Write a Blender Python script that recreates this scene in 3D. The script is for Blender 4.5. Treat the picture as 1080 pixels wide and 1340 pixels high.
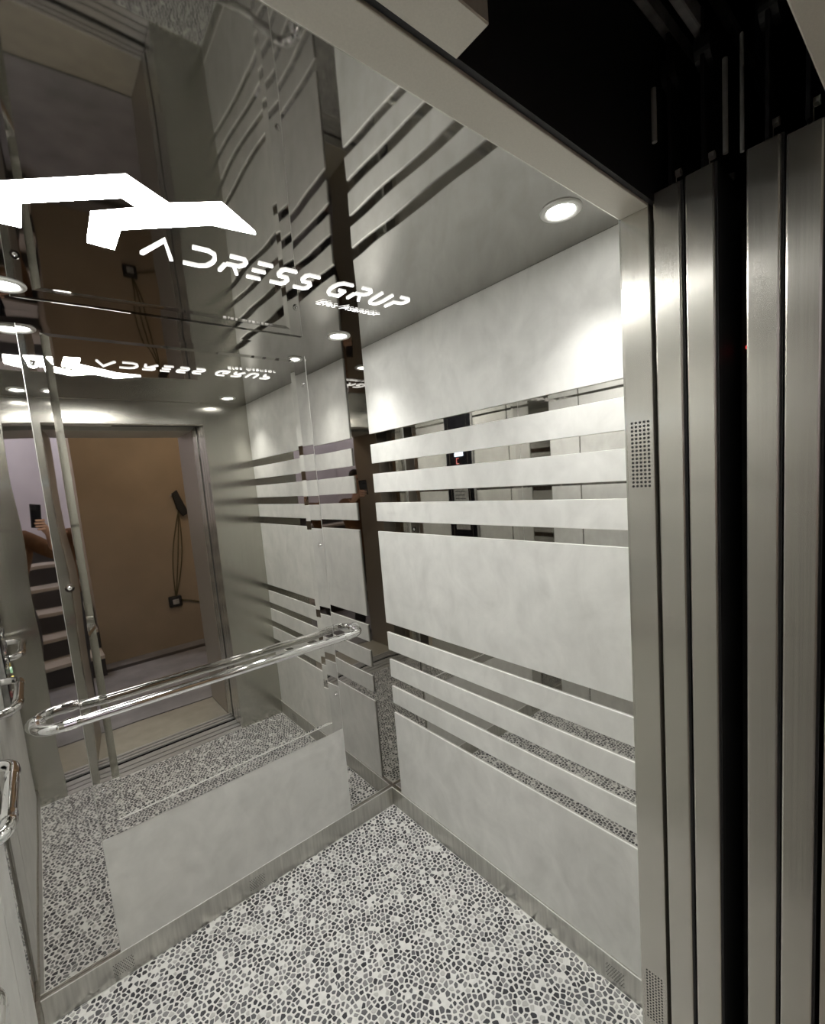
import bpy, bmesh, math, random
from mathutils import Vector, Matrix

# ------------------------------------------------------------------ scene, camera, light, exposure
sc = bpy.context.scene
for o in list(bpy.data.objects):
    bpy.data.objects.remove(o)
COL = sc.collection

CAM = Vector((-1.1933, -1.8230, 1.6181))
RIGHT = Vector((0.760, -0.645, -0.079)).normalized()
FWD = Vector((0.637, 0.763, -0.109)).normalized()
UP = RIGHT.cross(FWD).normalized()
RIGHT = FWD.cross(UP).normalized()
cd = bpy.data.cameras.new('camera')
cam = bpy.data.objects.new('camera', cd)
COL.objects.link(cam)
cam.matrix_world = Matrix(((RIGHT.x, UP.x, -FWD.x, CAM.x), (RIGHT.y, UP.y, -FWD.y, CAM.y),
                           (RIGHT.z, UP.z, -FWD.z, CAM.z), (0, 0, 0, 1)))
cd.sensor_fit = 'HORIZONTAL'
cd.sensor_width = 36.0
cd.lens = 36.0 * 601.33 / 1080.0
cd.shift_x = -12.83 / 1080.0
cd.shift_y = 20.81 / 1080.0
cd.clip_start = 0.005
cd.clip_end = 60
sc.camera = cam

world = bpy.data.worlds.new('world')
sc.world = world
world.use_nodes = True
world.node_tree.nodes['Background'].inputs[0].default_value = (0.6, 0.65, 0.75, 1)
world.node_tree.nodes['Background'].inputs[1].default_value = 0.01

vs = sc.view_settings
vs.view_transform = 'Standard'
vs.look = 'None'
vs.exposure = 0.82
vs.gamma = 1.0
vs.use_curve_mapping = False
try:
    sc.cycles.max_bounces = 16
    sc.cycles.glossy_bounces = 14
    sc.cycles.diffuse_bounces = 5
    sc.cycles.sample_clamp_indirect = 6
    sc.cycles.blur_glossy = 0.3
except Exception:
    pass

SPOT_W = 12.0          # each ceiling downlight
SIGN_E = 48.0           # glow of the ceiling sign
LANDING_W = 8.5        # unseen lamp added to light the landing
STAIR_W = 34.0         # unseen lamp added in place of stairwell daylight

# ------------------------------------------------------------------ dimensions (metres)
W, D, H = 1.39, 1.39, 2.2          # cabin: right wall at x=0, back wall at y=0
JR, JL = -0.296, -1.265            # door opening, right and left edge
HB = 0.094                         # baseboard height

random.seed(7)

# ------------------------------------------------------------------ material helpers
def new_mat(name):
    m = bpy.data.materials.new(name)
    m.use_nodes = True
    return m, m.node_tree, m.node_tree.nodes['Principled BSDF']

def node(nt, kind, **kw):
    n = nt.nodes.new(kind)
    for k, v in kw.items():
        setattr(n, k, v)
    return n

def obj_coords(nt, scale=(1, 1, 1)):
    g = node(nt, 'ShaderNodeNewGeometry')
    mp = node(nt, 'ShaderNodeMapping')
    mp.inputs['Scale'].default_value = scale
    nt.links.new(g.outputs['Position'], mp.inputs['Vector'])
    return mp.outputs['Vector']

def plain(name, col, rough=0.5, metal=0.0, spec=0.5, noise=0.0, nscale=8.0):
    m, nt, b = new_mat(name)
    b.inputs['Base Color'].default_value = (*col, 1)
    b.inputs['Roughness'].default_value = rough
    b.inputs['Metallic'].default_value = metal
    b.inputs['Specular IOR Level'].default_value = spec
    if noise:
        n = node(nt, 'ShaderNodeTexNoise')
        n.inputs['Scale'].default_value = nscale
        n.inputs['Detail'].default_value = 5
        nt.links.new(obj_coords(nt), n.inputs['Vector'])
        r = node(nt, 'ShaderNodeValToRGB')
        r.color_ramp.elements[0].position = 0.3
        r.color_ramp.elements[1].position = 0.7
        r.color_ramp.elements[0].color = (*[c * (1 - noise) for c in col], 1)
        r.color_ramp.elements[1].color = (*[min(1, c * (1 + noise)) for c in col], 1)
        nt.links.new(n.outputs['Fac'], r.inputs['Fac'])
        nt.links.new(r.outputs['Color'], b.inputs['Base Color'])
    return m

def polished(name, col, rough, wave, wscale=(2.2, 2.2, 2.2)):
    """mirror-polished sheet steel, with the shallow waviness of rolled sheet"""
    m, nt, b = new_mat(name)
    b.inputs['Base Color'].default_value = (*col, 1)
    b.inputs['Metallic'].default_value = 1.0
    b.inputs['Roughness'].default_value = rough
    if wave:
        n = node(nt, 'ShaderNodeTexNoise')
        n.inputs['Scale'].default_value = 1.0
        n.inputs['Detail'].default_value = 1.0
        nt.links.new(obj_coords(nt, wscale), n.inputs['Vector'])
        bp = node(nt, 'ShaderNodeBump')
        bp.inputs['Strength'].default_value = 1.0
        bp.inputs['Distance'].default_value = wave
        nt.links.new(n.outputs['Fac'], bp.inputs['Height'])
        nt.links.new(bp.outputs['Normal'], b.inputs['Normal'])
    return m

def brushed(name, col, rough=0.3, aniso=0.75, streak=0.04, grain=(420, 420, 3), wave=0.0, metal=1.0):
    """satin steel with an upright grain that smears reflections sideways"""
    m, nt, b = new_mat(name)
    b.inputs['Metallic'].default_value = metal
    b.inputs['Anisotropic'].default_value = aniso
    g = node(nt, 'ShaderNodeNewGeometry')
    cr = node(nt, 'ShaderNodeVectorMath', operation='CROSS_PRODUCT')
    cr.inputs[1].default_value = (0.03, 0.05, 1)
    nt.links.new(g.outputs['Normal'], cr.inputs[0])
    nt.links.new(cr.outputs['Vector'], b.inputs['Tangent'])
    n = node(nt, 'ShaderNodeTexNoise')
    n.inputs['Scale'].default_value = 1.0
    n.inputs['Detail'].default_value = 3
    nt.links.new(obj_coords(nt, grain), n.inputs['Vector'])
    r = node(nt, 'ShaderNodeValToRGB')
    r.color_ramp.elements[0].position = 0.3
    r.color_ramp.elements[1].position = 0.7
    r.color_ramp.elements[0].color = (*[c * (1 - streak) for c in col], 1)
    r.color_ramp.elements[1].color = (*[min(1, c * (1 + streak)) for c in col], 1)
    nt.links.new(n.outputs['Fac'], r.inputs['Fac'])
    nt.links.new(r.outputs['Color'], b.inputs['Base Color'])
    mr = node(nt, 'ShaderNodeMapRange')
    mr.inputs['To Min'].default_value = rough * 0.85
    mr.inputs['To Max'].default_value = rough * 1.15
    nt.links.new(n.outputs['Fac'], mr.inputs['Value'])
    nt.links.new(mr.outputs['Result'], b.inputs['Roughness'])
    if wave:
        n2 = node(nt, 'ShaderNodeTexNoise')
        n2.inputs['Scale'].default_value = 3.0
        n2.inputs['Detail'].default_value = 1.0
        nt.links.new(obj_coords(nt), n2.inputs['Vector'])
        bp = node(nt, 'ShaderNodeBump')
        bp.inputs['Distance'].default_value = wave
        nt.links.new(n2.outputs['Fac'], bp.inputs['Height'])
        nt.links.new(bp.outputs['Normal'], b.inputs['Normal'])
    return m

def glow(name, col, strength):
    m, nt, b = new_mat(name)
    b.inputs['Base Color'].default_value = (0.8, 0.8, 0.8, 1)
    b.inputs['Emission Color'].default_value = (*col, 1)
    b.inputs['Emission Strength'].default_value = strength
    return m

def laminate_mat():
    m, nt, b = new_mat('pale_concrete_laminate')
    v = obj_coords(nt, (1, 1, 1))
    n1 = node(nt, 'ShaderNodeTexNoise')
    n1.inputs['Scale'].default_value = 5.0
    n1.inputs['Detail'].default_value = 7
    n1.inputs['Roughness'].default_value = 0.62
    n1.inputs['Distortion'].default_value = 1.0
    v2 = obj_coords(nt, (9, 9, 6))
    n2 = node(nt, 'ShaderNodeTexNoise')
    n2.inputs['Scale'].default_value = 1.6
    n2.inputs['Detail'].default_value = 4
    n2.inputs['Distortion'].default_value = 0.5
    nt.links.new(v, n1.inputs['Vector'])
    nt.links.new(v2, n2.inputs['Vector'])
    mx = node(nt, 'ShaderNodeMath', operation='MULTIPLY_ADD')
    mx.inputs[1].default_value = 0.6
    nt.links.new(n1.outputs['Fac'], mx.inputs[0])
    ml = node(nt, 'ShaderNodeMath', operation='MULTIPLY')
    ml.inputs[1].default_value = 0.4
    nt.links.new(n2.outputs['Fac'], ml.inputs[0])
    nt.links.new(ml.outputs[0], mx.inputs[2])
    r = node(nt, 'ShaderNodeValToRGB')
    e = r.color_ramp.elements
    e[0].position = 0.36
    e[0].color = (0.575, 0.575, 0.545, 1)
    e[1].position = 0.66
    e[1].color = (0.72, 0.72, 0.685, 1)
    nt.links.new(mx.outputs[0], r.inputs['Fac'])
    nt.links.new(r.outputs['Color'], b.inputs['Base Color'])
    b.inputs['Roughness'].default_value = 0.42
    b.inputs['Specular IOR Level'].default_value = 0.35
    return m

M = {}
M['wall_mirror'] = polished('polished_wall_steel', (0.60, 0.59, 0.57), 0.02, 0.0016, (3.5, 3.5, 2.2))
M['strip_mirror'] = polished('polished_strip_steel', (0.55, 0.54, 0.515), 0.02, 0.0005, (3, 3, 3))
M['mirror'] = polished('mirror_sheet', (0.66, 0.65, 0.62), 0.012, 0.0007, (2.2, 2.2, 2.0))
M['ceiling'] = polished('polished_ceiling_steel', (0.41, 0.40, 0.38), 0.03, 0.0022, (2.6, 2.6, 2.6))
M['brushed'] = brushed('brushed_steel', (0.60, 0.585, 0.53), 0.25, 0.92, metal=0.86)
M['frame'] = brushed('satin_frame_steel', (0.46, 0.42, 0.36), 0.42, 0.5, metal=0.6)
M['front'] = brushed('brushed_front_steel', (0.58, 0.57, 0.52), 0.20, 0.8, wave=0.002, metal=1.0)
M['header'] = brushed('satin_header_steel', (0.60, 0.575, 0.51), 0.5, 0.3, metal=0.25)
M['skirting'] = brushed('brushed_skirting_steel', (0.54, 0.53, 0.49), 0.3, 0.4, 0.14, (90, 90, 6))
M['laminate'] = laminate_mat()
M['chrome'] = plain('chrome', (0.86, 0.86, 0.86), 0.05, 1.0)
M['edge'] = plain('edge_highlight', (0.85, 0.85, 0.82), 0.4, 0.2)  # pale colour puts a highlight along the thin edge strips
M['edge_strip'] = plain('satin_sheet_edge', (0.55, 0.55, 0.52), 0.3, 0.7)
M['aluminium'] = plain('aluminium', (0.74, 0.74, 0.71), 0.3, 0.55)
M['galv'] = plain('galvanised_steel', (0.38, 0.38, 0.37), 0.5, 0.25, noise=0.25, nscale=30)
M['dark'] = plain('shaded_shaft_black', (0.012, 0.012, 0.014), 0.6)  # near-black colour carries the shade of the shaft gap
M['black'] = plain('black_rubber_and_shade', (0.01, 0.01, 0.01), 0.55)  # also carries the shade in the sill grooves
M['black_glass'] = plain('black_glass', (0.008, 0.008, 0.010), 0.08)
M['grout'] = plain('white_grout', (0.60, 0.60, 0.575), 0.35, noise=0.08, nscale=60)
M['stone0'] = plain('black_pebble', (0.030, 0.031, 0.036), 0.3)
M['stone1'] = plain('charcoal_pebble', (0.085, 0.087, 0.092), 0.3)
M['stone2'] = plain('grey_pebble', (0.19, 0.19, 0.19), 0.32)
M['stone3'] = plain('pale_pebble', (0.40, 0.40, 0.38), 0.32)
M['brown'] = plain('brown_plaster', (0.335, 0.265, 0.185), 0.7, noise=0.1, nscale=2.5)
M['beige'] = plain('beige_landing_plaster', (0.42, 0.36, 0.29), 0.8, noise=0.06, nscale=3)
M['lilac'] = plain('pale_stair_plaster', (0.61, 0.575, 0.60), 0.8, noise=0.05, nscale=3)
M['concrete'] = plain('landing_concrete', (0.27, 0.265, 0.27), 0.7, noise=0.18, nscale=5)
M['tread'] = plain('beige_stone_tread', (0.45, 0.40, 0.34), 0.5, noise=0.08)
M['riser'] = plain('dark_stone_riser', (0.05, 0.045, 0.045), 0.5, noise=0.1)
M['threshold'] = plain('beige_threshold', (0.36, 0.34, 0.28), 0.45, noise=0.1, nscale=12)
M['sign_letter'] = glow('lit_sign_letters', (1.0, 0.99, 0.97), 0.95)
M['sign'] = glow('lit_sign_acrylic', (1.0, 0.99, 0.97), SIGN_E)
M['lens'] = glow('downlight_lens', (1.0, 0.985, 0.95), 22.0)
M['lamp'] = glow('added_lamp_glow', (1.0, 0.9, 0.78), 6.0)  # diffuser glow of the two added lamps
M['screen'] = glow('blue_white_screen', (0.55, 0.75, 1.0), 2.2)
M['red_led'] = glow('red_led', (1.0, 0.03, 0.03), 0.8)
M['sensor_led'] = glow('dim_red_led', (1.0, 0.03, 0.03), 0.5)
M['yellow_led'] = glow('yellow_led', (1.0, 0.75, 0.02), 1.6)
M['green_led'] = glow('green_led', (0.02, 0.45, 0.12), 0.5)
M['plate'] = plain('silver_notice_plate', (0.55, 0.55, 0.53), 0.4, 0.6, noise=0.25, nscale=40)
M['text'] = plain('engraved_black', (0.02, 0.02, 0.02), 0.6)
M['skin'] = plain('skin', (0.52, 0.30, 0.20), 0.5, noise=0.06, nscale=30)
M['shirt'] = plain('brown_shirt', (0.16, 0.075, 0.03), 0.8, noise=0.2, nscale=14)
M['trousers'] = plain('charcoal_trousers', (0.035, 0.035, 0.04), 0.8)
M['hair'] = plain('dark_hair', (0.015, 0.011, 0.009), 0.6)
M['cable'] = plain('olive_cable', (0.09, 0.075, 0.03), 0.5)

# ------------------------------------------------------------------ mesh helpers
def link(o, parent=None):
    COL.objects.link(o)
    if parent is not None:
        o.parent = parent
    return o

def mesh_obj(name, verts, faces, mat, parent=None, smooth=False):
    me = bpy.data.meshes.new(name)
    me.from_pydata(verts, [], faces)
    me.update()
    if mat is not None:
        me.materials.append(mat)
    if smooth:
        for p in me.polygons:
            p.use_smooth = True
    return link(bpy.data.objects.new(name, me), parent)

def bm_obj(name, bm, mat, parent=None, smooth=False):
    me = bpy.data.meshes.new(name)
    bmesh.ops.recalc_face_normals(bm, faces=bm.faces)
    bm.to_mesh(me)
    bm.free()
    if mat is not None:
        me.materials.append(mat)
    if smooth:
        for p in me.polygons:
            p.use_smooth = True
    return link(bpy.data.objects.new(name, me), parent)

def add_box(bm, x0, x1, y0, y1, z0, z1, bevel=0.0, seg=1):
    r = bmesh.ops.create_cube(bm, size=1.0)
    vs_ = r['verts']
    for v in vs_:
        v.co = Vector(((x0 + x1) / 2 + v.co.x * (x1 - x0), (y0 + y1) / 2 + v.co.y * (y1 - y0), (z0 + z1) / 2 + v.co.z * (z1 - z0)))
    if bevel:
        ed = set()
        for v in vs_:
            ed.update(v.link_edges)
        bmesh.ops.bevel(bm, geom=list(ed), offset=bevel, segments=seg, profile=0.5, affect='EDGES')

def box(name, x0, x1, y0, y1, z0, z1, mat, parent=None, bevel=0.0, seg=1):
    bm = bmesh.new()
    add_box(bm, x0, x1, y0, y1, z0, z1, bevel, seg)
    return bm_obj(name, bm, mat, parent)

def add_cyl(bm, p0, p1, r0, r1=None, seg=16):
    r1 = r0 if r1 is None else r1
    p0, p1 = Vector(p0), Vector(p1)
    ax = (p1 - p0)
    q = ax.to_track_quat('Z', 'Y').to_matrix().to_4x4()
    q.translation = (p0 + p1) / 2
    bmesh.ops.create_cone(bm, cap_ends=True, segments=seg, radius1=r0, radius2=r1, depth=ax.length, matrix=q)

def cyl(name, p0, p1, r0, mat, parent=None, r1=None, seg=16, smooth=False):
    bm = bmesh.new()
    add_cyl(bm, p0, p1, r0, r1, seg)
    return bm_obj(name, bm, mat, parent, smooth)

def tube(name, pts, rad, mat, parent=None, seg=14, cap=True):
    """round tube swept along a polyline of points"""
    pts = [Vector(p) for p in pts]
    n = len(pts)
    tang = []
    for i in range(n):
        a = pts[max(i - 1, 0)]
        b = pts[min(i + 1, n - 1)]
        tang.append((b - a).normalized())
    ref = Vector((0, 0, 1)) if abs(tang[0].z) < 0.9 else Vector((1, 0, 0))
    nrm = (ref - tang[0] * ref.dot(tang[0])).normalized()
    verts, faces = [], []
    for i in range(n):
        nrm = (nrm - tang[i] * nrm.dot(tang[i])).normalized()
        bi = tang[i].cross(nrm)
        for k in range(seg):
            a = 2 * math.pi * k / seg
            verts.append(pts[i] + (nrm * math.cos(a) + bi * math.sin(a)) * rad)
    for i in range(n - 1):
        for k in range(seg):
            k2 = (k + 1) % seg
            faces.append((i * seg + k, i * seg + k2, (i + 1) * seg + k2, (i + 1) * seg + k))
    if cap:
        faces.append(tuple(range(seg))[::-1])
        faces.append(tuple((n - 1) * seg + k for k in range(seg)))
    return mesh_obj(name, verts, faces, mat, parent, True)

def lathe_z(name, prof, cx, cy, mat, parent=None, seg=32):
    """profile [(radius, z)] turned about a vertical axis"""
    verts, faces = [], []
    for r, z in prof:
        for k in range(seg):
            a = 2 * math.pi * k / seg
            verts.append((cx + r * math.cos(a), cy + r * math.sin(a), z))
    for i in range(len(prof) - 1):
        for k in range(seg):
            k2 = (k + 1) % seg
            faces.append((i * seg + k, i * seg + k2, (i + 1) * seg + k2, (i + 1) * seg + k))
    return mesh_obj(name, verts, faces, mat, parent, True)

def prism_z(name, pts, z0, z1, mat, parent=None):
    """flat outline in x/y given thickness in z"""
    bm = bmesh.new()
    a = [bm.verts.new((x, y, z0)) for x, y in pts]
    f = bm.faces.new(a)
    ex = bmesh.ops.extrude_face_region(bm, geom=[f])
    for v in ex['geom']:
        if isinstance(v, bmesh.types.BMVert):
            v.co.z = z1
    bmesh.ops.triangulate(bm, faces=[f for f in bm.faces if len(f.verts) > 4])
    return bm_obj(name, bm, mat, parent)

def empty(name, loc=(0, 0, 0)):
    o = bpy.data.objects.new(name, None)
    o.empty_display_size = 0.05
    o.location = loc
    COL.objects.link(o)
    return o

def tag(o, label=None, cat=None, group=None, kind=None):
    if label:
        o['label'] = label
    if cat:
        o['category'] = cat
    if group:
        o['group'] = group
    if kind:
        o['kind'] = kind
    return o

def rehome(root):
    """children were built in world coordinates: keep them there under a root that is not at the origin"""
    t = Matrix.Translation(-root.location)
    for c in root.children:
        c.matrix_basis = t @ c.matrix_basis

def struct(o, label=None):
    return tag(o, label, None, None, 'structure')

# ------------------------------------------------------------------ cabin floor: white bed with angular pebbles
floor = struct(box('floor', -W, 0, -D, 0, -0.03, -0.0012, M['grout']), 'black and white pebble floor of the lift cabin')

def clip_poly(poly, px, py, nx, ny):
    out = []
    for i in range(len(poly)):
        a, b = poly[i], poly[(i + 1) % len(poly)]
        da = (a[0] - px) * nx + (a[1] - py) * ny
        db = (b[0] - px) * nx + (b[1] - py) * ny
        if da <= 0:
            out.append(a)
        if (da < 0 < db) or (db < 0 < da):
            t = da / (da - db)
            out.append((a[0] + (b[0] - a[0]) * t, a[1] + (b[1] - a[1]) * t))
    return out

def build_pebbles():
    rnd = random.Random(3)
    pitch = 0.0170
    nx, ny = int(W / pitch), int(D / pitch)
    sx, sy = W / nx, D / ny
    P = {}
    for i in range(-2, nx + 2):
        for j in range(-2, ny + 2):
            P[i, j] = (-W + (i + 0.5 + (0.25 if j % 2 else -0.25)) * sx + rnd.uniform(-.40, .40) * sx,
                       -D + (j + 0.5) * sy + rnd.uniform(-.40, .40) * sy)
    cells = []
    for i in range(nx):
        for j in range(ny):
            c = P[i, j]
            if not (-W + 0.008 < c[0] < -0.008 and -D + 0.006 < c[1] < -0.008):
                continue
            poly = [(c[0] - .04, c[1] - .04), (c[0] + .04, c[1] - .04), (c[0] + .04, c[1] + .04), (c[0] - .04, c[1] + .04)]
            for a in range(-2, 3):
                for b in range(-2, 3):
                    if (a or b):
                        o = P[i + a, j + b]
                        poly = clip_poly(poly, (c[0] + o[0]) / 2, (c[1] + o[1]) / 2, o[0] - c[0], o[1] - c[1])
                        if len(poly) < 3:
                            break
                if len(poly) < 3:
                    break
            if len(poly) < 3:
                continue
            roll = rnd.random()
            if roll < 0.06:
                continue
            k = 0 if roll < 0.36 else 1 if roll < 0.68 else 2 if roll < 0.90 else 3
            s = rnd.uniform(0.58, 0.84)
            g = (sum(p[0] for p in poly) / len(poly), sum(p[1] for p in poly) / len(poly))
            # chop each corner a little so stones look worn
            q = []
            m = len(poly)
            for t in range(m):
                a, b = poly[t], poly[(t + 1) % m]
                if math.hypot(a[0] - b[0], a[1] - b[1]) < 0.004:
                    q.append(((a[0] + b[0]) / 2, (a[1] + b[1]) / 2))
                else:
                    q.append((a[0] * .88 + b[0] * .12, a[1] * .88 + b[1] * .12))
                    q.append((a[0] * .12 + b[0] * .88, a[1] * .12 + b[1] * .88))
            q = [((p[0] - g[0]) * s + g[0], (p[1] - g[1]) * s + g[1]) for p in q]
            q = [(min(max(p[0], -W + .0135), -.0135), min(max(p[1], -D + .006), -.0135)) for p in q]
            if max(p[0] for p in q) - min(p[0] for p in q) < .003 or max(p[1] for p in q) - min(p[1] for p in q) < .003:
                continue
            v = Vector((g[0], g[1], 0)) - CAM
            dep = v.dot(FWD)
            u = 552.8 + 601.3 * v.dot(RIGHT) / dep
            w = 690.8 - 601.3 * v.dot(UP) / dep
            vis = dep > 0 and 10 < u < 835 and w < 1335
            cells.append((v.length if vis else 99, g, q, k))
    cells.sort(key=lambda c: c[0])
    mats = [M['stone0'], M['stone1'], M['stone2'], M['stone3']]

    def geo(q, cx, cy, base):
        n = len(q)
        vv = [(x - cx, y - cy, -0.0012) for x, y in q]
        gx = sum(p[0] for p in q) / n
        gy = sum(p[1] for p in q) / n
        vv += [((x - gx) * .9 + gx - cx, (y - gy) * .9 + gy - cy, 0.0) for x, y in q]
        ff = [tuple(base + n + i for i in range(n))]
        ff += [(base + i, base + (i + 1) % n, base + n + (i + 1) % n, base + n + i) for i in range(n)]
        return vv, ff
    for c in cells[:300]:
        vv, ff = geo(c[2], c[1][0], c[1][1], 0)
        o = mesh_obj('pebble', vv, ff, mats[c[3]], floor)
        o.location = (c[1][0], c[1][1], 0)
    V, F, K = [], [], []
    for c in cells[300:]:
        vv, ff = geo(c[2], 0, 0, len(V))
        V += vv
        F += ff
        K += [c[3]] * len(ff)
    o = mesh_obj('pebble_bed', V, F, None, floor)
    for m in mats:
        o.data.materials.append(m)
    o.data.polygons.foreach_set('material_index', K)
    tag(o, kind='stuff')
build_pebbles()

# ------------------------------------------------------------------ right wall: polished sheet with nine laminate boards
wall_right = struct(box('wall_right', 0.0, 0.03, -D, 0, 0, H, M['strip_mirror']), 'right cabin wall of pale boards with thin mirror stripes')
for z0, z1 in [(1.829, 2.1995), (1.698, 1.782), (1.567, 1.651), (1.436, 1.520), (0.957, 1.389),
               (0.825, 0.911), (0.692, 0.778), (0.560, 0.645), (HB, 0.512)]:
    box('panel', -0.006, 0.0, -D + 0.004, -0.082, z0, z1, M['laminate'], wall_right, 0.0008)

# ------------------------------------------------------------------ left wall: three big boards, one upright joint
wall_left = struct(box('wall_left', -W - 0.03, -W, -D, 0, 0, H, M['strip_mirror']), 'left cabin wall of large pale boards')
for z0, z1 in [(HB, 1.492), (1.508, 2.03), (2.045, 2.1995)]:
    box('panel', -W, -W + 0.006, -0.285, -0.08, z0, z1, M['laminate'], wall_left, 0.0008)
    box('panel', -W, -W + 0.006, -D + 0.075, -0.295, z0, z1, M['laminate'], wall_left, 0.0008)

# ------------------------------------------------------------------ back wall: polished sheet, low laminate board
wall_back = struct(box('wall_back', -W, 0, 0, 0.03, 0, H, M['wall_mirror']), 'back cabin wall of mirror polished steel')
box('panel', -1.165, -0.247, -0.010, 0, HB, 0.506, M['laminate'], wall_back, 0.0008)

# big mirror screwed to the back wall
PX0, PX1, PZ0, PZ1 = -1.165, -0.247, 0.507, 2.160
mirror_root = empty('wall_mirror', ((PX0 + PX1) / 2, 0, PZ0))
tag(mirror_root, 'tall mirror sheet behind the long handrail, above the low pale board', 'mirror')

def raised_plate(name, x0, x1, z0, z1, yb, inset, y_edge, y_in, mat, parent, bottom_inset=None, top_inset=None):
    bi = inset if bottom_inset is None else bottom_inset
    ti = inset if top_inset is None else top_inset
    def ring(a, b, c, d, y):
        return [(a, y, c), (b, y, c), (b, y, d), (a, y, d)]
    v = ring(x0, x1, z0, z1, yb) + ring(x0, x1, z0, z1, y_edge) + ring(x0 + inset, x1 - inset, z0 + bi, z1 - ti, y_in)
    f = []
    for k in (0, 4):
        for i in range(4):
            j = (i + 1) % 4
            f.append((k + i, k + j, k + 4 + j, k + 4 + i))
    f.append((8, 9, 10, 11))
    f.append((3, 2, 1, 0))
    o = mesh_obj(name, v, f, mat, parent)
    bm = bmesh.new()
    bm.from_mesh(o.data)
    bmesh.ops.recalc_face_normals(bm, faces=bm.faces)
    bm.to_mesh(o.data)
    bm.free()
    return o
raised_plate('steel_backing', PX0, PX1, PZ0, PZ1, 0, 0.052, -0.0088, -0.0118, M['wall_mirror'], mirror_root, 0.0004, 0.0004)
raised_plate('mirror_glass', PX0 + .053, PX1 - .053, 0.557, 2.139, -0.0115, 0.021, -0.0135, -0.0160, M['mirror'], mirror_root, 0.010, 0.010)
for x, y in ((PX0, 1), (PX1, -1)):
    box('edge_strip', x - 0.0007, x + 0.0007, -0.0100, 0, PZ0, PZ1, M['edge_strip'], mirror_root)
box('edge_strip', PX0 + .053, PX1 - .053, -0.0142, -0.011, 0.5545, 0.5575, M['edge'], mirror_root)
for x in (PX0 + 0.025, PX1 - 0.016):
    for z in (0.675, 1.360, 2.045):
        cyl('washer', (x, -0.0095, z), (x, -0.0118, z), 0.0125, M['wall_mirror'], mirror_root, None, 24)
        s = cyl('screw', (x, -0.0105, z), (x, -0.0150, z), 0.0075, M['chrome'], mirror_root, 0.005, 16, True)
        box('slot', x - 0.004, x + 0.004, -0.0154, -0.0149, z - 0.0008, z + 0.0008, M['text'], s)
rehome(mirror_root)

# ------------------------------------------------------------------ baseboards with perforated vent patches
def perforation(parent, centers, axis, r, depth, seg=8):
    bm = bmesh.new()
    for c in centers:
        c = Vector(c)
        d = Vector(axis) * depth
        add_cyl(bm, c - d * 0.5, c + d * 0.5, r, None, seg)
    o = bm_obj('perforation', bm, M['text'], parent)
    tag(o, kind='stuff')
    return o

bb = struct(box('baseboard_back', -W + .012, -0.012, -0.012, 0, 0, HB, M['skirting'], None, 0.001), 'brushed steel skirting under the mirror wall')
box('top_edge', -W + .012, -0.012, -0.0128, -0.0102, HB - 0.0012, HB + 0.0008, M['edge'], bb)
for cx in (-0.702, -1.165):
    perforation(bb, [(cx + (i - 3.5) * 0.0075 + (0.00375 if j % 2 else 0), -0.012, 0.022 + j * 0.0068) for i in range(8) for j in range(7)], (0, 1, 0), 0.0017, 0.0008)
br = struct(box('baseboard_right', -0.012, 0, -D + .004, 0, 0, HB, M['skirting'], None, 0.001), 'brushed steel skirting under the striped wall')
box('top_edge', -0.0128, -0.0102, -D + .004, -0.012, HB - 0.0012, HB + 0.0008, M['edge'], br)
perforation(br, [(-0.012, -1.168 + (i - 3.5) * 0.0075 + (0.00375 if j % 2 else 0), 0.022 + j * 0.0068) for i in range(8) for j in range(7)], (1, 0, 0), 0.0017, 0.0008)
struct(box('baseboard_left', -W, -W + 0.012, -D + .004, 0, 0, HB, M['skirting'], None, 0.001), 'brushed steel skirting under the left boards')

# ------------------------------------------------------------------ ceiling
struct(box('ceiling', -W, 0, -D, 0, H, H + 0.03, M['ceiling']), 'mirror polished steel cabin ceiling')

# ------------------------------------------------------------------ front wall, seen from inside in the mirrors and edge-on at the doorway
wall_front = struct(empty('wall_front', (-0.7, -D - 0.026, 0)), 'brushed steel front wall of the cabin around the doorway')
YF0, YF1 = -D - 0.052, -D
right_post = box('return_panel', JR, 0.05, YF0, YF1, 0, H + .3, M['brushed'], wall_front, 0.0015, 2)
box('return_panel', -W - .05, JL, YF0, YF1, 0, H + .3, M['front'], wall_front, 0.0015, 2)
box('header_panel', JL, JR, YF0, YF1, 2.062, H + .3, M['header'], wall_front, 0.0015, 2)
# inside skins of the two returns and of the header
box('return_skin', JR + 0.001, -0.001, YF1 - 0.001, YF1 + 0.003, 0.0, H - .001, M['front'], wall_front)
box('header_skin', JL, JR, YF1 - 0.001, YF1 + 0.003, 2.0645, H - .001, M['front'], wall_front)
rehome(wall_front)
vent = [(JR, -1.4015 - i * 0.0077, 1.568 + j * 0.00755) for i in range(5) for j in range(17)]
v = perforation(wall_front, vent, (1, 0, 0), 0.0024, 0.0010, 10)
v.matrix_basis = Matrix.Translation(-wall_front.location)
vent = [(JR, -1.4000 - i * 0.0062, 0.385 + j * 0.0072) for i in range(6) for j in range(17)]
v = perforation(wall_front, vent, (1, 0, 0), 0.0018, 0.0010, 8)
v.matrix_basis = Matrix.Translation(-wall_front.location)

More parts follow.
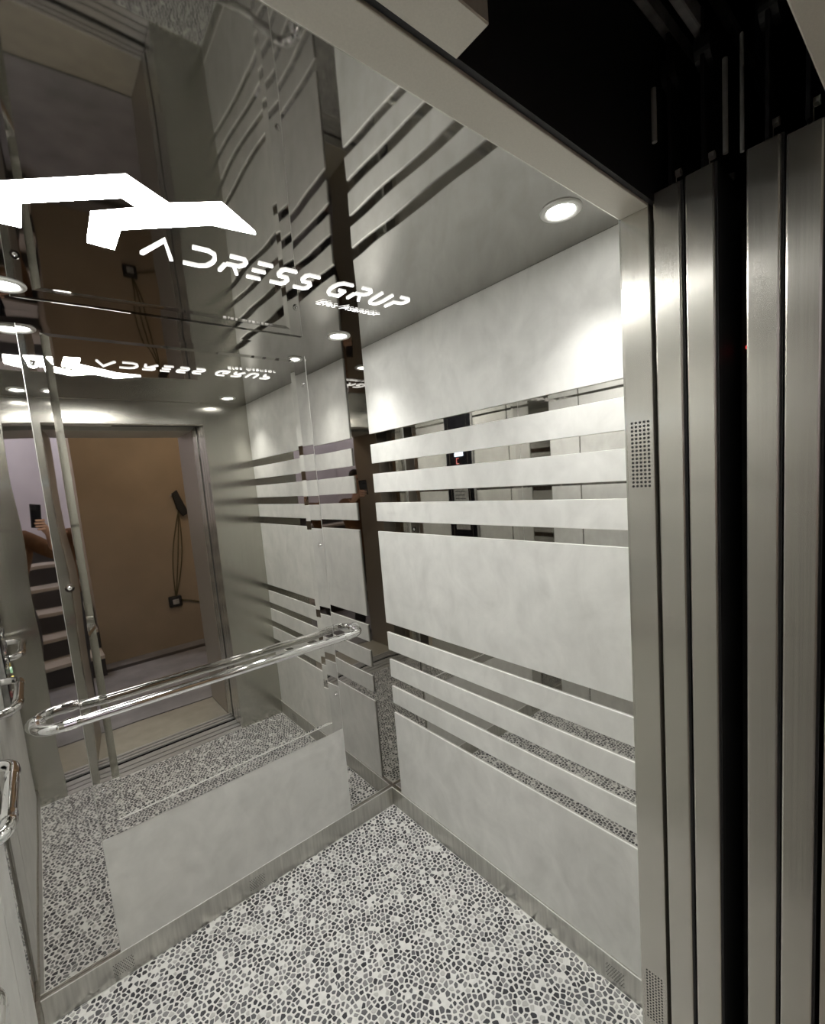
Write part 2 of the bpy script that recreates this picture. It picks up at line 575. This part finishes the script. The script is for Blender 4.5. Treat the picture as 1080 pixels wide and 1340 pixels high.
# ------------------------------------------------------------------ sliding doors, slid open into the right-hand pocket
def door(name, y0, y1, z1, label):
    o = box(name, JR, 0.30, y0, y1, 0.012, z1, M['brushed'], None, 0.003, 2)
    struct(o, label)
    # black seal along the closing edge
    s = box('edge_seal', JR + 0.004, JR + 0.02, y0 - 0.0035, y0 + .001, 0.012, z1, M['black'], o)
    box('gap_shade_sheet', JR + 0.003, 0.30, y0 - 0.0008, y0 + 0.001, 0.012, z1, M['dark'], o)  # dark sheet puts the shade of the door gap into the colour
    return o
door('door_1', -1.494, -1.449, 2.080, 'brushed steel sliding door leaf next to the perforated post')
door('door_2', -1.545, -1.501, 2.082, 'brushed steel sliding door leaf beside the black shaft gap, cabin side')
door('door_3', -1.631, -1.588, 2.075, 'brushed steel sliding door leaf beside the black shaft gap, landing side')
door('door_4', -1.680, -1.637, 2.068, 'brushed steel sliding door leaf next to the landing frame')

# black sensor bar in the gap between the door sets, with its red light
lc = empty('door_sensor', (-0.19, -1.566, 0.05))
tag(lc, 'black upright door sensor bar with a red light in the shaft gap', 'sensor')
box('sensor_bar', -0.20, -0.18, -1.577, -1.555, 0.05, 2.0, M['black'], lc, 0.002)
cyl('indicator', (-0.199, -1.566, 1.80), (-0.203, -1.566, 1.80), 0.004, M['sensor_led'], lc)
rehome(lc)

# ------------------------------------------------------------------ door operator above the doorway
def sheet(name, x0, x1, y0, y1, z0, z1, label=None):  # black sheets added to shut stray light out of the shaft
    return struct(box(name, x0, x1, y0, y1, z0, z1, M['dark']), label)
sheet('wall_shaft_right', 0.32, 0.34, -1.70, -1.35, 0, 2.75, 'black shaft wall added to keep the door pocket dark')
sheet('ceiling_shaft', -1.6, 0.34, -1.72, -1.44, 2.72, 2.75, 'black roof added to keep the door gear space dark')
sheet('wall_shaft_left', -1.6, -1.58, -1.70, -1.44, 0, 2.75, 'black shaft wall added to close off light left of the doorway')
sheet('floor_shaft', -1.6, 0.34, -1.70, -1.44, -0.2, -0.15, 'black bottom added to keep the gap between the sills dark')

op = empty('door_operator', (-0.6, -1.56, 2.1))
tag(op, 'dark sliding door gear with rails and hanger plates above the doorway', 'door gear')
box('backing_plate', -1.5, 0.30, -1.4505, -1.4425, 2.066, 2.70, M['dark'], op)
box('landing_plate', -1.5, 0.30, -1.690, -1.682, 2.09, 2.70, M['dark'], op)
for y, z, h in ((-1.462, 2.34, .03), (-1.486, 2.46, .022), (-1.515, 2.30, .034), (-1.535, 2.52, .02), (-1.640, 2.30, .034), (-1.668, 2.44, .022)):
    box('rail', -1.45, 0.28, y - 0.007, y + 0.007, z, z + h, M['galv'], op, 0.002)
for y, x in ((-1.471, JR + .02), (-1.523, JR + .02), (-1.610, JR + .02), (-1.658, JR + .02)):
    hp = box('hanger_plate', x, x + 0.42, y - 0.003, y + 0.003, 2.085, 2.33, M['dark'], op, 0.001)
    for bx in (0.02, 0.12, 0.30):
        cyl('bolt', (x + bx, y - 0.003, 2.112), (x + bx, y - 0.011, 2.112), 0.007, M['aluminium'], hp, None, 6)
        cyl('bolt', (x - 0.001 + bx, y, 2.106), (x - 0.001 + bx, y, 2.085), 0.004, M['aluminium'], hp, None, 6)
for x in (-0.255, -0.02):
    for y in (-1.471, -1.523, -1.610, -1.658):
        cyl('roller', (x, y - 0.012, 2.275), (x, y + 0.012, 2.275), 0.025, M['black'], op, None, 24)
cyl('guide_rod', (-0.345, -1.475, 2.13), (-0.345, -1.475, 2.21), 0.004, M['galv'], op)
cyl('guide_rod', (-0.265, -1.552, 2.10), (-0.265, -1.552, 2.24), 0.004, M['galv'], op)
cyl('guide_rod', (-0.265, -1.575, 2.09), (-0.265, -1.575, 2.26), 0.003, M['galv'], op)
rehome(op)
cover = box('operator_cover', JL, -0.783, -1.499, -1.4515, 2.0615, 2.0885, M['header'], None, 0.0015)
tag(cover, 'satin steel cover plate under the door gear at the top edge', 'cover plate')

# ------------------------------------------------------------------ sills
def sill(name, y0, y1, label):
    o = struct(box(name, JL - .05, 0.3, y0, y1, -0.05, -0.010, M['black']), label)  # black base puts the shade of the grooves into the colour
    n = int((y1 - y0) / 0.0125)
    for i in range(n):
        if i in (n // 3, (2 * n) // 3):
            continue
        ya = y0 + i * (y1 - y0) / n
        box('ridge', JL - .05, 0.3, ya, ya + 0.0088, -0.0100, 0.0, M['aluminium'], o)
    return o
sill('trim_1', -1.548, -1.392, 'grooved aluminium cabin door sill')
sill('trim_2', -1.690, -1.588, 'grooved aluminium landing door sill')

# ------------------------------------------------------------------ landing: frame, walls, floor, stairs
FY0, FY1 = -2.09, -1.690
frame = struct(empty('trim_3', (-0.78, FY0, 0)), 'satin steel landing door frame')
box('jamb', JR, -0.18, FY0, FY1, 0, 2.07, M['frame'], frame, 0.002)
box('jamb', -1.40, -1.285, FY0, FY1, 0, 2.07, M['frame'], frame, 0.002)
box('lintel', -1.40, -0.18, FY0, FY1, 2.062, 2.30, M['header'], frame, 0.002)
rehome(frame)
struct(box('wall_landing_right', -0.18, 0.9, -2.08, FY1 + .01, 0, 2.75, M['beige']), 'landing wall right of the lift doorway')
struct(box('wall_landing_left', -3.0, -1.40, -2.08, FY1 + .01, 0, 2.75, M['beige']), 'landing wall left of the lift doorway')
struct(box('wall_landing_top', -1.40, -0.18, -2.08, FY1 + .01, 2.30, 2.75, M['beige']), 'landing wall above the lift doorway')
struct(box('trim_4', -1.285, JR, FY0, FY1, -0.05, -0.002, M['threshold']), 'beige threshold slab in the landing doorway')
struct(box('floor_landing', -3.0, 0.9, -3.78, FY0 - 0.018, -0.06, -0.002, M['concrete']), 'grey concrete landing floor')
struct(box('trim_5', -3.0, 0.9, FY0 - 0.018, FY0, -0.06, -0.004, M['black']), 'dark joint between threshold and landing floor')
struct(box('trim_6', -0.97, 0.9, -3.56, -3.47, -0.06, 0.0, M['riser']), 'dark stone border strip on the landing floor')
struct(box('wall_landing_far', -0.86, 0.9, -3.95, -3.75, -0.06, 2.75, M['brown']), 'brown plaster wall opposite the lift')
struct(box('wall_landing_side', 0.9, 1.0, -3.95, -1.68, -0.06, 2.75, M['brown']), 'brown plaster side wall of the landing')
struct(box('wall_stair_right', -0.86, -0.76, -5.6, -3.95, -0.06, 3.6, M['brown']), 'brown wall beside the stairs')
struct(box('wall_stair_back', -3.0, -0.86, -5.6, -5.5, -0.06, 3.6, M['lilac']), 'pale plaster wall at the head of the stairs')
struct(box('wall_stair_left', -3.1, -3.0, -5.6, -1.68, -0.06, 3.6, M['lilac']), 'pale plaster wall left of the stairs')
struct(box('ceiling_landing', -3.0, 0.9, -3.75, -1.68, 2.75, 2.80, M['lilac']), 'pale landing ceiling')
struct(box('ceiling_stair', -3.0, -0.76, -5.6, -3.75, 3.6, 3.65, M['lilac']), 'pale stairwell ceiling')
struct(box('wall_stair_top', -3.0, -0.76, -3.79, -3.75, 2.75, 3.6, M['lilac']), 'pale band above the landing ceiling')

stairs = empty('staircase', (-1.9, -3.40, 0))
tag(stairs, 'stone stairs with dark risers and beige treads, seen in the mirror', 'stairs')
for k in range(6):
    y = -3.40 - 0.28 * k
    y1 = -5.495 if k == 5 else y - 0.28
    box('riser', -2.95, -0.87, y - 0.03, y, 0.20 * k, 0.20 * k + 0.165, M['riser'], stairs)
    box('tread', -2.95, -0.87, y1 - 0.03 if k < 5 else y1, y + 0.02, 0.20 * k + 0.165, 0.20 * k + 0.20, M['tread'], stairs, 0.003)
rehome(stairs)

# unseen lamps added to light the landing and the stairs
def added_lamp(x, y, z, power, col, label):
    r = empty('added_lamp', (x, y, z))
    tag(r, label, 'lamp')
    lathe_z('base', [(0.0, z), (0.14, z), (0.14, z - 0.02), (0.0, z - 0.02)], x, y, M['aluminium'], r)
    lathe_z('diffuser', [(0.13, z - .02), (0.125, z - 0.05), (0.09, z - 0.075), (0.04, z - 0.085), (0.0, z - 0.087)], x, y, M['lamp'], r)
    ld = bpy.data.lights.new('lamp_light', 'POINT')
    ld.energy = power
    ld.color = col
    ld.shadow_soft_size = 0.12
    lo = link(bpy.data.objects.new('lamp_light', ld), r)
    lo.location = (x, y, z - 0.24)
    rehome(r)
added_lamp(-0.15, -2.6, 2.75, LANDING_W, (1.0, 0.80, 0.58), 'unseen round lamp added to light the landing')
added_lamp(-1.9, -4.4, 3.6, STAIR_W, (0.90, 0.92, 1.0), 'unseen round lamp added in place of stairwell daylight')

# ------------------------------------------------------------------ downlights
for x, y, where in ((-0.185, -1.200, 'by the doorway and the striped wall'), (-0.187, -0.195, 'in the corner of mirror wall and striped wall'),
                    (-1.177, -0.190, 'in the corner of mirror wall and left wall'), (-1.177, -1.200, 'by the doorway and the left wall')):
    r = empty('downlight', (x, y, H))
    tag(r, 'round recessed ceiling downlight ' + where, 'downlight', 'ceiling downlights')
    lathe_z('trim_ring', [(0.047, H), (0.0465, H - 0.003), (0.043, H - 0.006), (0.036, H - 0.0055), (0.031, H - 0.002), (0.030, H - 0.0005)], x, y, M['aluminium'], r)
    lathe_z('lens', [(0.0305, H - 0.0012), (0.02, H - 0.0035), (0.0, H - 0.0042)], x, y, M['lens'], r, 24)
    ld = bpy.data.lights.new('downlight_beam', 'SPOT')
    ld.energy = SPOT_W
    ld.color = (1.0, 0.985, 0.955)
    ld.spot_size = math.radians(100)
    ld.spot_blend = 1.0
    ld.shadow_soft_size = 0.028
    lo = link(bpy.data.objects.new('downlight_beam', ld), r)
    lo.location = (x, y, H - 0.012)
    rehome(r)

# ------------------------------------------------------------------ lit sign let into the ceiling
sign = empty('ceiling_sign', (-0.7, -0.65, H))
tag(sign, 'glowing white zigzag emblem and lettering ADRESS GRUP on the ceiling', 'sign')
SZ0, SZ1 = H - 0.004, H - 0.0002
prism_z('emblem', [(-1.205, -0.540), (-1.205, -0.655), (-0.988, -0.823), (-0.907, -0.770), (-0.823, -0.828), (-0.728, -0.757),
                   (-0.820, -0.746), (-0.973, -0.630), (-0.973, -0.531), (-1.025, -0.537), (-1.028, -0.661),
                   (-0.950, -0.727), (-0.986, -0.755), (-1.135, -0.641), (-1.137, -0.540)], SZ0, SZ1, M['sign'], sign)

def ribbon(bm, pts, hw, z0, z1):
    pts = [Vector((p[0], p[1])) for p in pts]
    n = len(pts)
    L, R_ = [], []
    for i in range(n):
        d0 = (pts[i] - pts[i - 1]).normalized() if i else None
        d1 = (pts[i + 1] - pts[i]).normalized() if i < n - 1 else None
        if d0 is None:
            nn, s = Vector((-d1.y, d1.x)), 1.0
        elif d1 is None:
            nn, s = Vector((-d0.y, d0.x)), 1.0
        else:
            a, b = Vector((-d0.y, d0.x)), Vector((-d1.y, d1.x))
            nn = (a + b).normalized()
            s = min(2.0, 1.0 / max(0.3, nn.dot(a)))
        L.append(pts[i] + nn * hw * s)
        R_.append(pts[i] - nn * hw * s)
    vb = []
    for z in (z0, z1):
        vb.append(([bm.verts.new((p.x, p.y, z)) for p in L], [bm.verts.new((p.x, p.y, z)) for p in R_]))
    (l0, r0), (l1, r1) = vb
    for i in range(n - 1):
        bm.faces.new((l0[i], l0[i + 1], r0[i + 1], r0[i]))
        bm.faces.new((l1[i], r1[i], r1[i + 1], l1[i + 1]))
        bm.faces.new((l0[i], l1[i], l1[i + 1], l0[i + 1]))
        bm.faces.new((r0[i], r0[i + 1], r1[i + 1], r1[i]))
    bm.faces.new((l0[0], r0[0], r1[0], l1[0]))
    bm.faces.new((l0[-1], l1[-1], r1[-1], r0[-1]))

GLYPH = {
    'A': [[(0, 0), (.5, 1), (1, 0)]],
    'D': [[(0, 1), (.6, 1), (.88, .88), (1, .62), (1, .38), (.88, .12), (.6, 0), (0, 0)]],
    'R': [[(0, 1), (.78, 1), (.97, .88), (.97, .66), (.78, .52), (.1, .5)], [(.05, .45), (0, 0)], [(.5, .5), (1, 0)]],
    'E': [[(0, 1), (1, 1)], [(0, .5), (.92, .5)], [(0, 0), (1, 0)]],
    'S': [[(1, 1), (.22, 1), (.04, .9), (.04, .62), (.22, .5), (.78, .5), (.96, .38), (.96, .1), (.78, 0), (0, 0)]],
    'G': [[(1, 1), (.35, 1), (.1, .85), (0, .6), (0, .4), (.1, .15), (.35, 0), (.97, 0), (.97, .45), (.55, .45)]],
    'U': [[(0, 1), (0, .3), (.1, .1), (.3, 0), (.7, 0), (.9, .1), (1, .3), (1, 1)]],
    'P': [[(0, 1), (.78, 1), (.97, .88), (.97, .66), (.78, .52), (.12, .48), (0, 0)]],
}
for ch, x0, wd in (('A', -.919, .064), ('D', -.828, .060), ('R', -.741, .045), ('E', -.670, .038), ('S', -.604, .040), ('S', -.534, .040),
                   ('G', -.432, .048), ('R', -.352, .041), ('U', -.277, .040), ('P', -.205, .042)):
    strokes = [[st] for st in GLYPH[ch]] if ch == 'E' else [GLYPH[ch]]
    for grp in strokes:
        bm = bmesh.new()
        for st in grp:
            ribbon(bm, [(x0 + u * wd, -0.535 - v_ * 0.088) for u, v_ in st], 0.0039, SZ0, SZ1)
        bm_obj('letter_bar' if ch == 'E' else 'letter', bm, M['sign_letter'], sign)

def text_mesh(name, body, size, shear, mat, parent, mw, extrude=0.0006, spacing=1.0):
    cu = bpy.data.curves.new(name, 'FONT')
    cu.body = body
    cu.size = size
    cu.shear = shear
    cu.extrude = extrude
    cu.space_character = spacing
    cu.resolution_u = 3
    cu.offset = -0.0012
    to = bpy.data.objects.new(name, cu)
    COL.objects.link(to)
    dg = bpy.context.evaluated_depsgraph_get()
    me = bpy.data.meshes.new_from_object(to.evaluated_get(dg))
    bpy.data.objects.remove(to)
    me.materials.clear()
    me.materials.append(mat)
    me.transform(mw)
    me.name = name
    return link(bpy.data.objects.new(name, me), parent)
# baseline along +x, letter tops toward the doorway, faces down
text_mesh('tagline', 'Efes Asans\u00f6r', 0.046, 0.35, M['sign_letter'], sign,
          Matrix(((1, 0, 0, -0.425), (0, -1, 0, -0.452), (0, 0, -1, H - 0.003), (0, 0, 0, 1))), 0.0009, 1.0)
rehome(sign)

# ------------------------------------------------------------------ handrails
def handrail(p0, p1, out, rad, label, group):
    """tube along p0-p1 with both ends bent back to the wall; out = vector from wall to rail"""
    p0, p1, out = Vector(p0), Vector(p1), Vector(out)
    d = (p1 - p0).normalized()
    L = out.length
    on = out.normalized()
    R = min(0.055, L * 0.8)
    root = empty('handrail', (p0 + p1) / 2 - out)
    tag(root, label, 'handrail', group)
    pts = [p0 - out]
    c = p0 - on * R + d * R
    for k in range(9):
        a = math.pi / 2 * k / 8
        pts.append(c - d * R * math.cos(a) + on * R * math.sin(a))
    c = p1 - on * R - d * R
    for k in range(9):
        a = math.pi / 2 * k / 8
        pts.append(c + d * R * math.sin(a) + on * R * math.cos(a))
    pts.append(p1 - out)
    tube('rail', pts, rad, M['chrome'], root, 18)
    for p in (p0, p1):
        b = p - out
        cyl('wall_flange', b, b + on * 0.006, rad * 1.55, M['chrome'], root, None, 24)
    for p, s in ((p0, 1), (p1, -1)):
        q = p + d * s * (R + 0.012)
        cyl('joint_collar', q, q + d * s * 0.030, rad * 1.12, M['chrome'], root, None, 24, False)
    rehome(root)
handrail((-1.276, -0.078, 0.957), (-0.135, -0.078, 0.950), (0, -0.078, 0), 0.0165, 'chrome tube handrail across the back mirror wall', None)
handrail((-1.322, -0.20, 0.955), (-1.322, -0.585, 0.955), (0.068, 0, 0), 0.0145, 'short chrome handrail on the left wall, nearer the mirror wall', None)
handrail((-1.322, -0.95, 0.955), (-1.322, -1.30, 0.955), (0.068, 0, 0), 0.0145, 'short chrome handrail on the left wall, nearer the doorway', None)

# ------------------------------------------------------------------ operating panel on the left wall
cop = empty('control_panel', (-W, -0.76, 0.80))
tag(cop, 'black lift control panel with lit display and coloured buttons on left wall', 'control panel')
XF = -W + 0.030
box('housing', -W + .006, XF - 0.004, -0.915, -0.61, 0.80, 2.14, M['galv'], cop, 0.003)
box('face', XF - 0.004, XF, -0.905, -0.62, 0.81, 2.13, M['black_glass'], cop, 0.002)
for y in (-0.864, -0.661):
    box('face_trim', XF, XF + 0.002, y - 0.003, y + 0.003, 0.81, 2.13, M['chrome'], cop)
dsp = box('display', XF, XF + 0.002, -0.84, -0.68, 1.60, 1.84, M['black_glass'], cop, 0.0005)
box('screen', XF + 0.002, XF + 0.003, -0.805, -0.705, 1.755, 1.797, M['screen'], dsp)
for a in ((-0.785, -0.780, 1.700, 1.740), (-0.785, -0.755, 1.697, 1.702), (-0.785, -0.755, 1.738, 1.743)):
    box('digit_segment', XF + 0.002, XF + 0.003, a[0], a[1], a[2], a[3], M['red_led'], dsp)
npl = box('notice_plate', XF, XF + 0.002, -0.84, -0.68, 1.37, 1.52, M['plate'], cop, 0.0005)
for k in range(4):
    box('text_line', XF + .002, XF + .0024, -0.82, -0.72 + 0.01 * (k % 2), 1.40 + k * 0.028, 1.405 + k * 0.028, M['text'], npl)
box('button_plate', XF, XF + 0.002, -0.835, -0.685, 1.185, 1.25, M['plate'], cop, 0.0005)
for j in range(3):
    for i in range(2):
        y, z = -0.80 + i * 0.08, 0.99 + j * 0.06
        b = cyl('button', (XF, y, z), (XF + 0.006, y, z), 0.019, M['chrome'], cop, None, 24)
        cyl('button_face', (XF + .006, y, z), (XF + 0.0075, y, z), 0.015, M['black'], b, None, 24)
for z, m in ((0.955, 'green_led'), (0.915, 'yellow_led'), (0.850, 'red_led')):
    b = cyl('button', (XF, -0.74, z), (XF + 0.006, -0.74, z), 0.018, M['chrome'], cop, None, 24)
    cyl('button_face', (XF + .006, -0.74, z), (XF + 0.012, -0.74, z), 0.013, M[m], b, None, 24)
rehome(cop)

# ------------------------------------------------------------------ tool hung on the landing wall, cable and socket
YW = -3.75
tool = empty('hanging_work_light', (-0.0, YW, 1.55))
tag(tool, 'black wedge shaped work light hanging from a nail on the brown wall', 'work light')
bm = bmesh.new()
vv = [(-0.05, 1.66), (0.0, 1.69), (0.09, 1.44), (0.03, 1.41), (-0.02, 1.50)]
a = [bm.verts.new((x, YW + 0.012, z)) for x, z in vv]
f = bm.faces.new(a)
e = bmesh.ops.extrude_face_region(bm, geom=[f])
for g in e['geom']:
    if isinstance(g, bmesh.types.BMVert):
        g.co.y = YW + 0.055
bm_obj('body', bm, M['black'], tool)
cyl('nail', (-0.03, YW, 1.655), (-0.075, YW + 0.06, 1.635), 0.006, M['galv'], tool)
for s in (-1, 0.15, 1):
    pts = []
    for k in range(15):
        t = k / 14
        pts.append((-0.005 - 0.14 * t + s * 0.045 * math.sin(math.pi * t), YW + 0.02 + 0.006 * abs(s), 1.48 - 0.95 * t))
    tube('cable', pts, 0.0055, M['cable'], tool, 8)
rehome(tool)
sock = empty('socket_box', (-0.155, YW, 0.50))
tag(sock, 'small black socket box low on the brown wall under the cable', 'socket')
box('housing', -0.215, -0.095, YW, YW + 0.05, 0.44, 0.555, M['black'], sock, 0.006)
box('outlet', -0.185, -0.125, YW + 0.05, YW + 0.058, 0.47, 0.525, M['galv'], sock, 0.002)
rehome(sock)
tag(tube('floor_cable', [(-0.10, YW + 0.015, 0.50), (0.0, YW + .012, 0.47), (0.12, YW + .012, 0.42), (0.25, YW + .012, 0.34), (0.38, YW + .012, 0.28)], 0.008, M['cable'], None, 8),
    'brown cable running down along the brown wall from the socket box', 'cable')

# ------------------------------------------------------------------ photographer standing in the landing doorway, phone in the right hand
PC = CAM + RIGHT * 0.026 - UP * 0.052 - FWD * 0.014
phone = empty('phone', PC)
tag(phone, 'black mobile phone held up in the hand of the photographer', 'phone')

def oriented_box(name, w, h, t, mat, parent, off=(0, 0, 0), bevel=0.004):
    bm = bmesh.new()
    add_box(bm, -w / 2, w / 2, -t / 2, t / 2, -h / 2, h / 2, bevel, 3)
    o = bm_obj(name, bm, mat, parent)
    rot = Matrix(((RIGHT.x, FWD.x, UP.x, 0), (RIGHT.y, FWD.y, UP.y, 0), (RIGHT.z, FWD.z, UP.z, 0), (0, 0, 0, 1)))
    p = PC + RIGHT * off[0] + FWD * off[1] + UP * off[2]
    o.matrix_basis = Matrix.Translation(p) @ rot
    return o
oriented_box('body', 0.073, 0.150, 0.008, M['black_glass'], phone, (0, 0, 0), 0.0035)
oriented_box('camera_bump', 0.028, 0.030, 0.002, M['black'], phone, (-0.018, 0.005, 0.054), 0.0008)
rehome(phone)

person = empty('person', (-1.46, -2.38, 0))
tag(person, 'person in a brown shirt holding up a phone, glimpsed in the mirror', 'person')

def skin_mesh(name, chains, mat, parent, sub=2):
    """chains: list of [(point, radius), ...]; the first vertex of each chain is its root"""
    verts, edges, rad, roots, idx = [], [], [], [], {}
    def vid(p, r):
        key = tuple(round(c, 4) for c in p)
        if key in idx:
            return idx[key]
        idx[key] = len(verts)
        verts.append(tuple(p))
        rad.append(r)
        return idx[key]
    for ch in chains:
        prev = None
        for i, (p, r) in enumerate(ch):
            new = tuple(round(c, 4) for c in p) not in idx
            k = vid(p, r)
            if i == 0 and new:
                roots.append(k)
            if prev is not None and prev != k:
                edges.append((prev, k))
            prev = k
    me = bpy.data.meshes.new(name)
    me.from_pydata(verts, edges, [])
    o = bpy.data.objects.new(name, me)
    COL.objects.link(o)
    o.modifiers.new('skin', 'SKIN')
    if not me.skin_vertices:
        bpy.context.view_layer.objects.active = o
    for i, sv in enumerate(me.skin_vertices[0].data):
        r = rad[i]
        sv.radius = r if isinstance(r, tuple) else (r, r)
        sv.use_root = i in roots
    sb = o.modifiers.new('smooth', 'SUBSURF')
    sb.levels = sub
    sb.render_levels = sub
    dg = bpy.context.evaluated_depsgraph_get()
    ev = bpy.data.meshes.new_from_object(o.evaluated_get(dg))
    bpy.data.objects.remove(o)
    ev.name = name
    ev.materials.clear()
    ev.materials.append(mat)
    for p in ev.polygons:
        p.use_smooth = True
    return link(bpy.data.objects.new(name, ev), parent)

bx, by = -1.46, -2.38
pel = (bx, by, 0.95)
belly = (bx, by + .01, 1.10)
chest = (bx + .01, by, 1.30)
neck0 = (bx + .015, by - .005, 1.44)
neck1 = (bx + .02, by + .01, 1.50)
head0 = (bx + .02, by + .02, 1.56)
head1 = (bx + .02, by + .02, 1.66)
head2 = (bx + .02, by + .015, 1.72)
shr = (bx + .185, by, 1.40)
elr = (bx + .335, by + .24, 1.30)
palm = PC + RIGHT * 0.046 - UP * 0.058 - FWD * 0.016
wrr = tuple(palm + Vector((0.035, -0.075, -0.055)))
shl = (bx - .175, by, 1.40)
ell = (bx - .235, by - .03, 1.13)
wrl = (bx - .235, by + .08, 0.90)
hdl = (bx - .23, by + .10, 0.83)
hipr, hipl = (bx + .095, by, 0.90), (bx - .095, by, 0.90)
knr, knl = (bx + .10, by + .03, 0.49), (bx - .11, by + .03, 0.49)
anr, anl = (bx + .10, by - .02, 0.09), (bx - .12, by - .02, 0.09)
toer, toel = (bx + .12, by + .13, 0.045), (bx - .15, by + .13, 0.045)
body_ch = [
    [(pel, .115), (belly, .105), (chest, .125), (neck0, .085), (neck1, .060), (head0, .076), (head1, .088), (head2, .062)],
    [(chest, .125), (shr, .052), (elr, .040), (wrr, .026), (tuple(palm), (.030, .016))],
    [(chest, .125), (shl, .052), (ell, .040), (wrl, .027), (hdl, (.032, .018))],
    [(pel, .115), (hipr, .085), (knr, .055), (anr, .036), (toer, .030)],
    [(pel, .115), (hipl, .085), (knl, .055), (anl, .036), (toel, .030)],
]
for i in range(4):
    up = -0.022 - i * 0.0185
    ln = (0.058, 0.066, 0.060, 0.048)[i]
    k0 = palm + UP * (0.030 - i * 0.018) + FWD * 0.004 + RIGHT * 0.002
    k1 = PC + RIGHT * 0.048 + UP * up + FWD * 0.004
    k2 = PC + RIGHT * 0.042 + UP * (up - .002) + FWD * 0.0150
    k3 = PC + RIGHT * (0.045 - ln * 0.55) + UP * (up - .004) + FWD * 0.0145
    k4 = PC + RIGHT * (0.040 - ln) + UP * (up - .006) + FWD * 0.0125
    body_ch.append([(tuple(k0), .010), (tuple(k1), .0092), (tuple(k2), .0088), (tuple(k3), .0082), (tuple(k4), .0070)])
t0 = palm - FWD * 0.004 + UP * 0.012
t1 = PC + RIGHT * 0.040 - UP * 0.030 - FWD * 0.018
t2 = PC + RIGHT * 0.022 - UP * 0.014 - FWD * 0.0165
t3 = PC + RIGHT * 0.004 - UP * 0.004 - FWD * 0.0145
body_ch.append([(tuple(t0), .012), (tuple(t1), .0105), (tuple(t2), .0098), (tuple(t3), .0080)])
for i in range(4):
    fx = hdl[0] + 0.0
    fy = hdl[1] + 0.026 - i * 0.017
    body_ch.append([((fx, fy, hdl[2] + .01), .010), ((fx + .004, fy + .004, hdl[2] - .04), .009), ((fx + .014, fy + .006, hdl[2] - .072 - .006 * (i in (1, 2))), .008), ((fx + .028, fy + .004, hdl[2] - .092 - .008 * (i in (1, 2))), .007)])
body_ch.append([((hdl[0] + .012, hdl[1] + .022, hdl[2] + .02), .011), ((hdl[0] + .022, hdl[1] + .045, hdl[2] - .012), .010), ((hdl[0] + .024, hdl[1] + .050, hdl[2] - .040), .008)])
hc = Vector(head1)
body_ch.append([((hc.x, hc.y + .075, hc.z - .015), .012), ((hc.x, hc.y + .092, hc.z - .042), .014), ((hc.x, hc.y + .088, hc.z - .05), .012)])
for s in (-1, 1):
    body_ch.append([((hc.x + s * .078, hc.y - .005, hc.z + .01), .012), ((hc.x + s * .088, hc.y - .010, hc.z - .012), .015), ((hc.x + s * .082, hc.y - .005, hc.z - .040), .010)])
skin_mesh('body', body_ch, M['skin'], person)
skin_mesh('shirt', [[((bx, by, 0.82), .17), ((bx, by, 0.93), .185), (belly, .16), (chest, .145), ((neck0[0], neck0[1], 1.425), .080)],
                    [(chest, .145), (shr, .068), (elr, .055), (tuple(Vector(elr).lerp(Vector(wrr), .45)), .048)],
                    [(chest, .145), (shl, .068), (ell, .055), (tuple(Vector(ell).lerp(Vector(wrl), .8)), .042)]], M['shirt'], person)
skin_mesh('trousers', [[((bx, by, 1.08), .14), (pel, .16), (hipr, .115), (knr, .072), ((anr[0], anr[1], .07), .060)],
                       [(pel, .16), (hipl, .115), (knl, .072), ((anl[0], anl[1], .07), .060)]], M['trousers'], person)
for an, to in ((anr, toer), (anl, toel)):
    skin_mesh('shoe', [[((an[0], an[1] - .045, .042), .040), ((an[0], an[1] + .02, .046), .044), (to, .041), ((to[0], to[1] + .035, .036), .030)]], M['black'], person)
skin_mesh('hair', [[((hc.x, hc.y - .045, hc.z - .05), .060), ((hc.x, hc.y - .035, hc.z + .025), .082), ((hc.x, hc.y, hc.z + .055), .078), ((hc.x, hc.y + .045, hc.z + .060), .045)]], M['hair'], person)
for s in (-1, 1):
    cyl('eye', (hc.x + s * .032, hc.y + .070, hc.z + .002), (hc.x + s * .032, hc.y + .088, hc.z + .002), .010, M['black'], person, .006, 12)
tube('mouth', [(hc.x - .022, hc.y + .070, hc.z - .075), (hc.x, hc.y + .080, hc.z - .077), (hc.x + .022, hc.y + .070, hc.z - .075)], .005, M['shirt'], person, 8)
rehome(person)
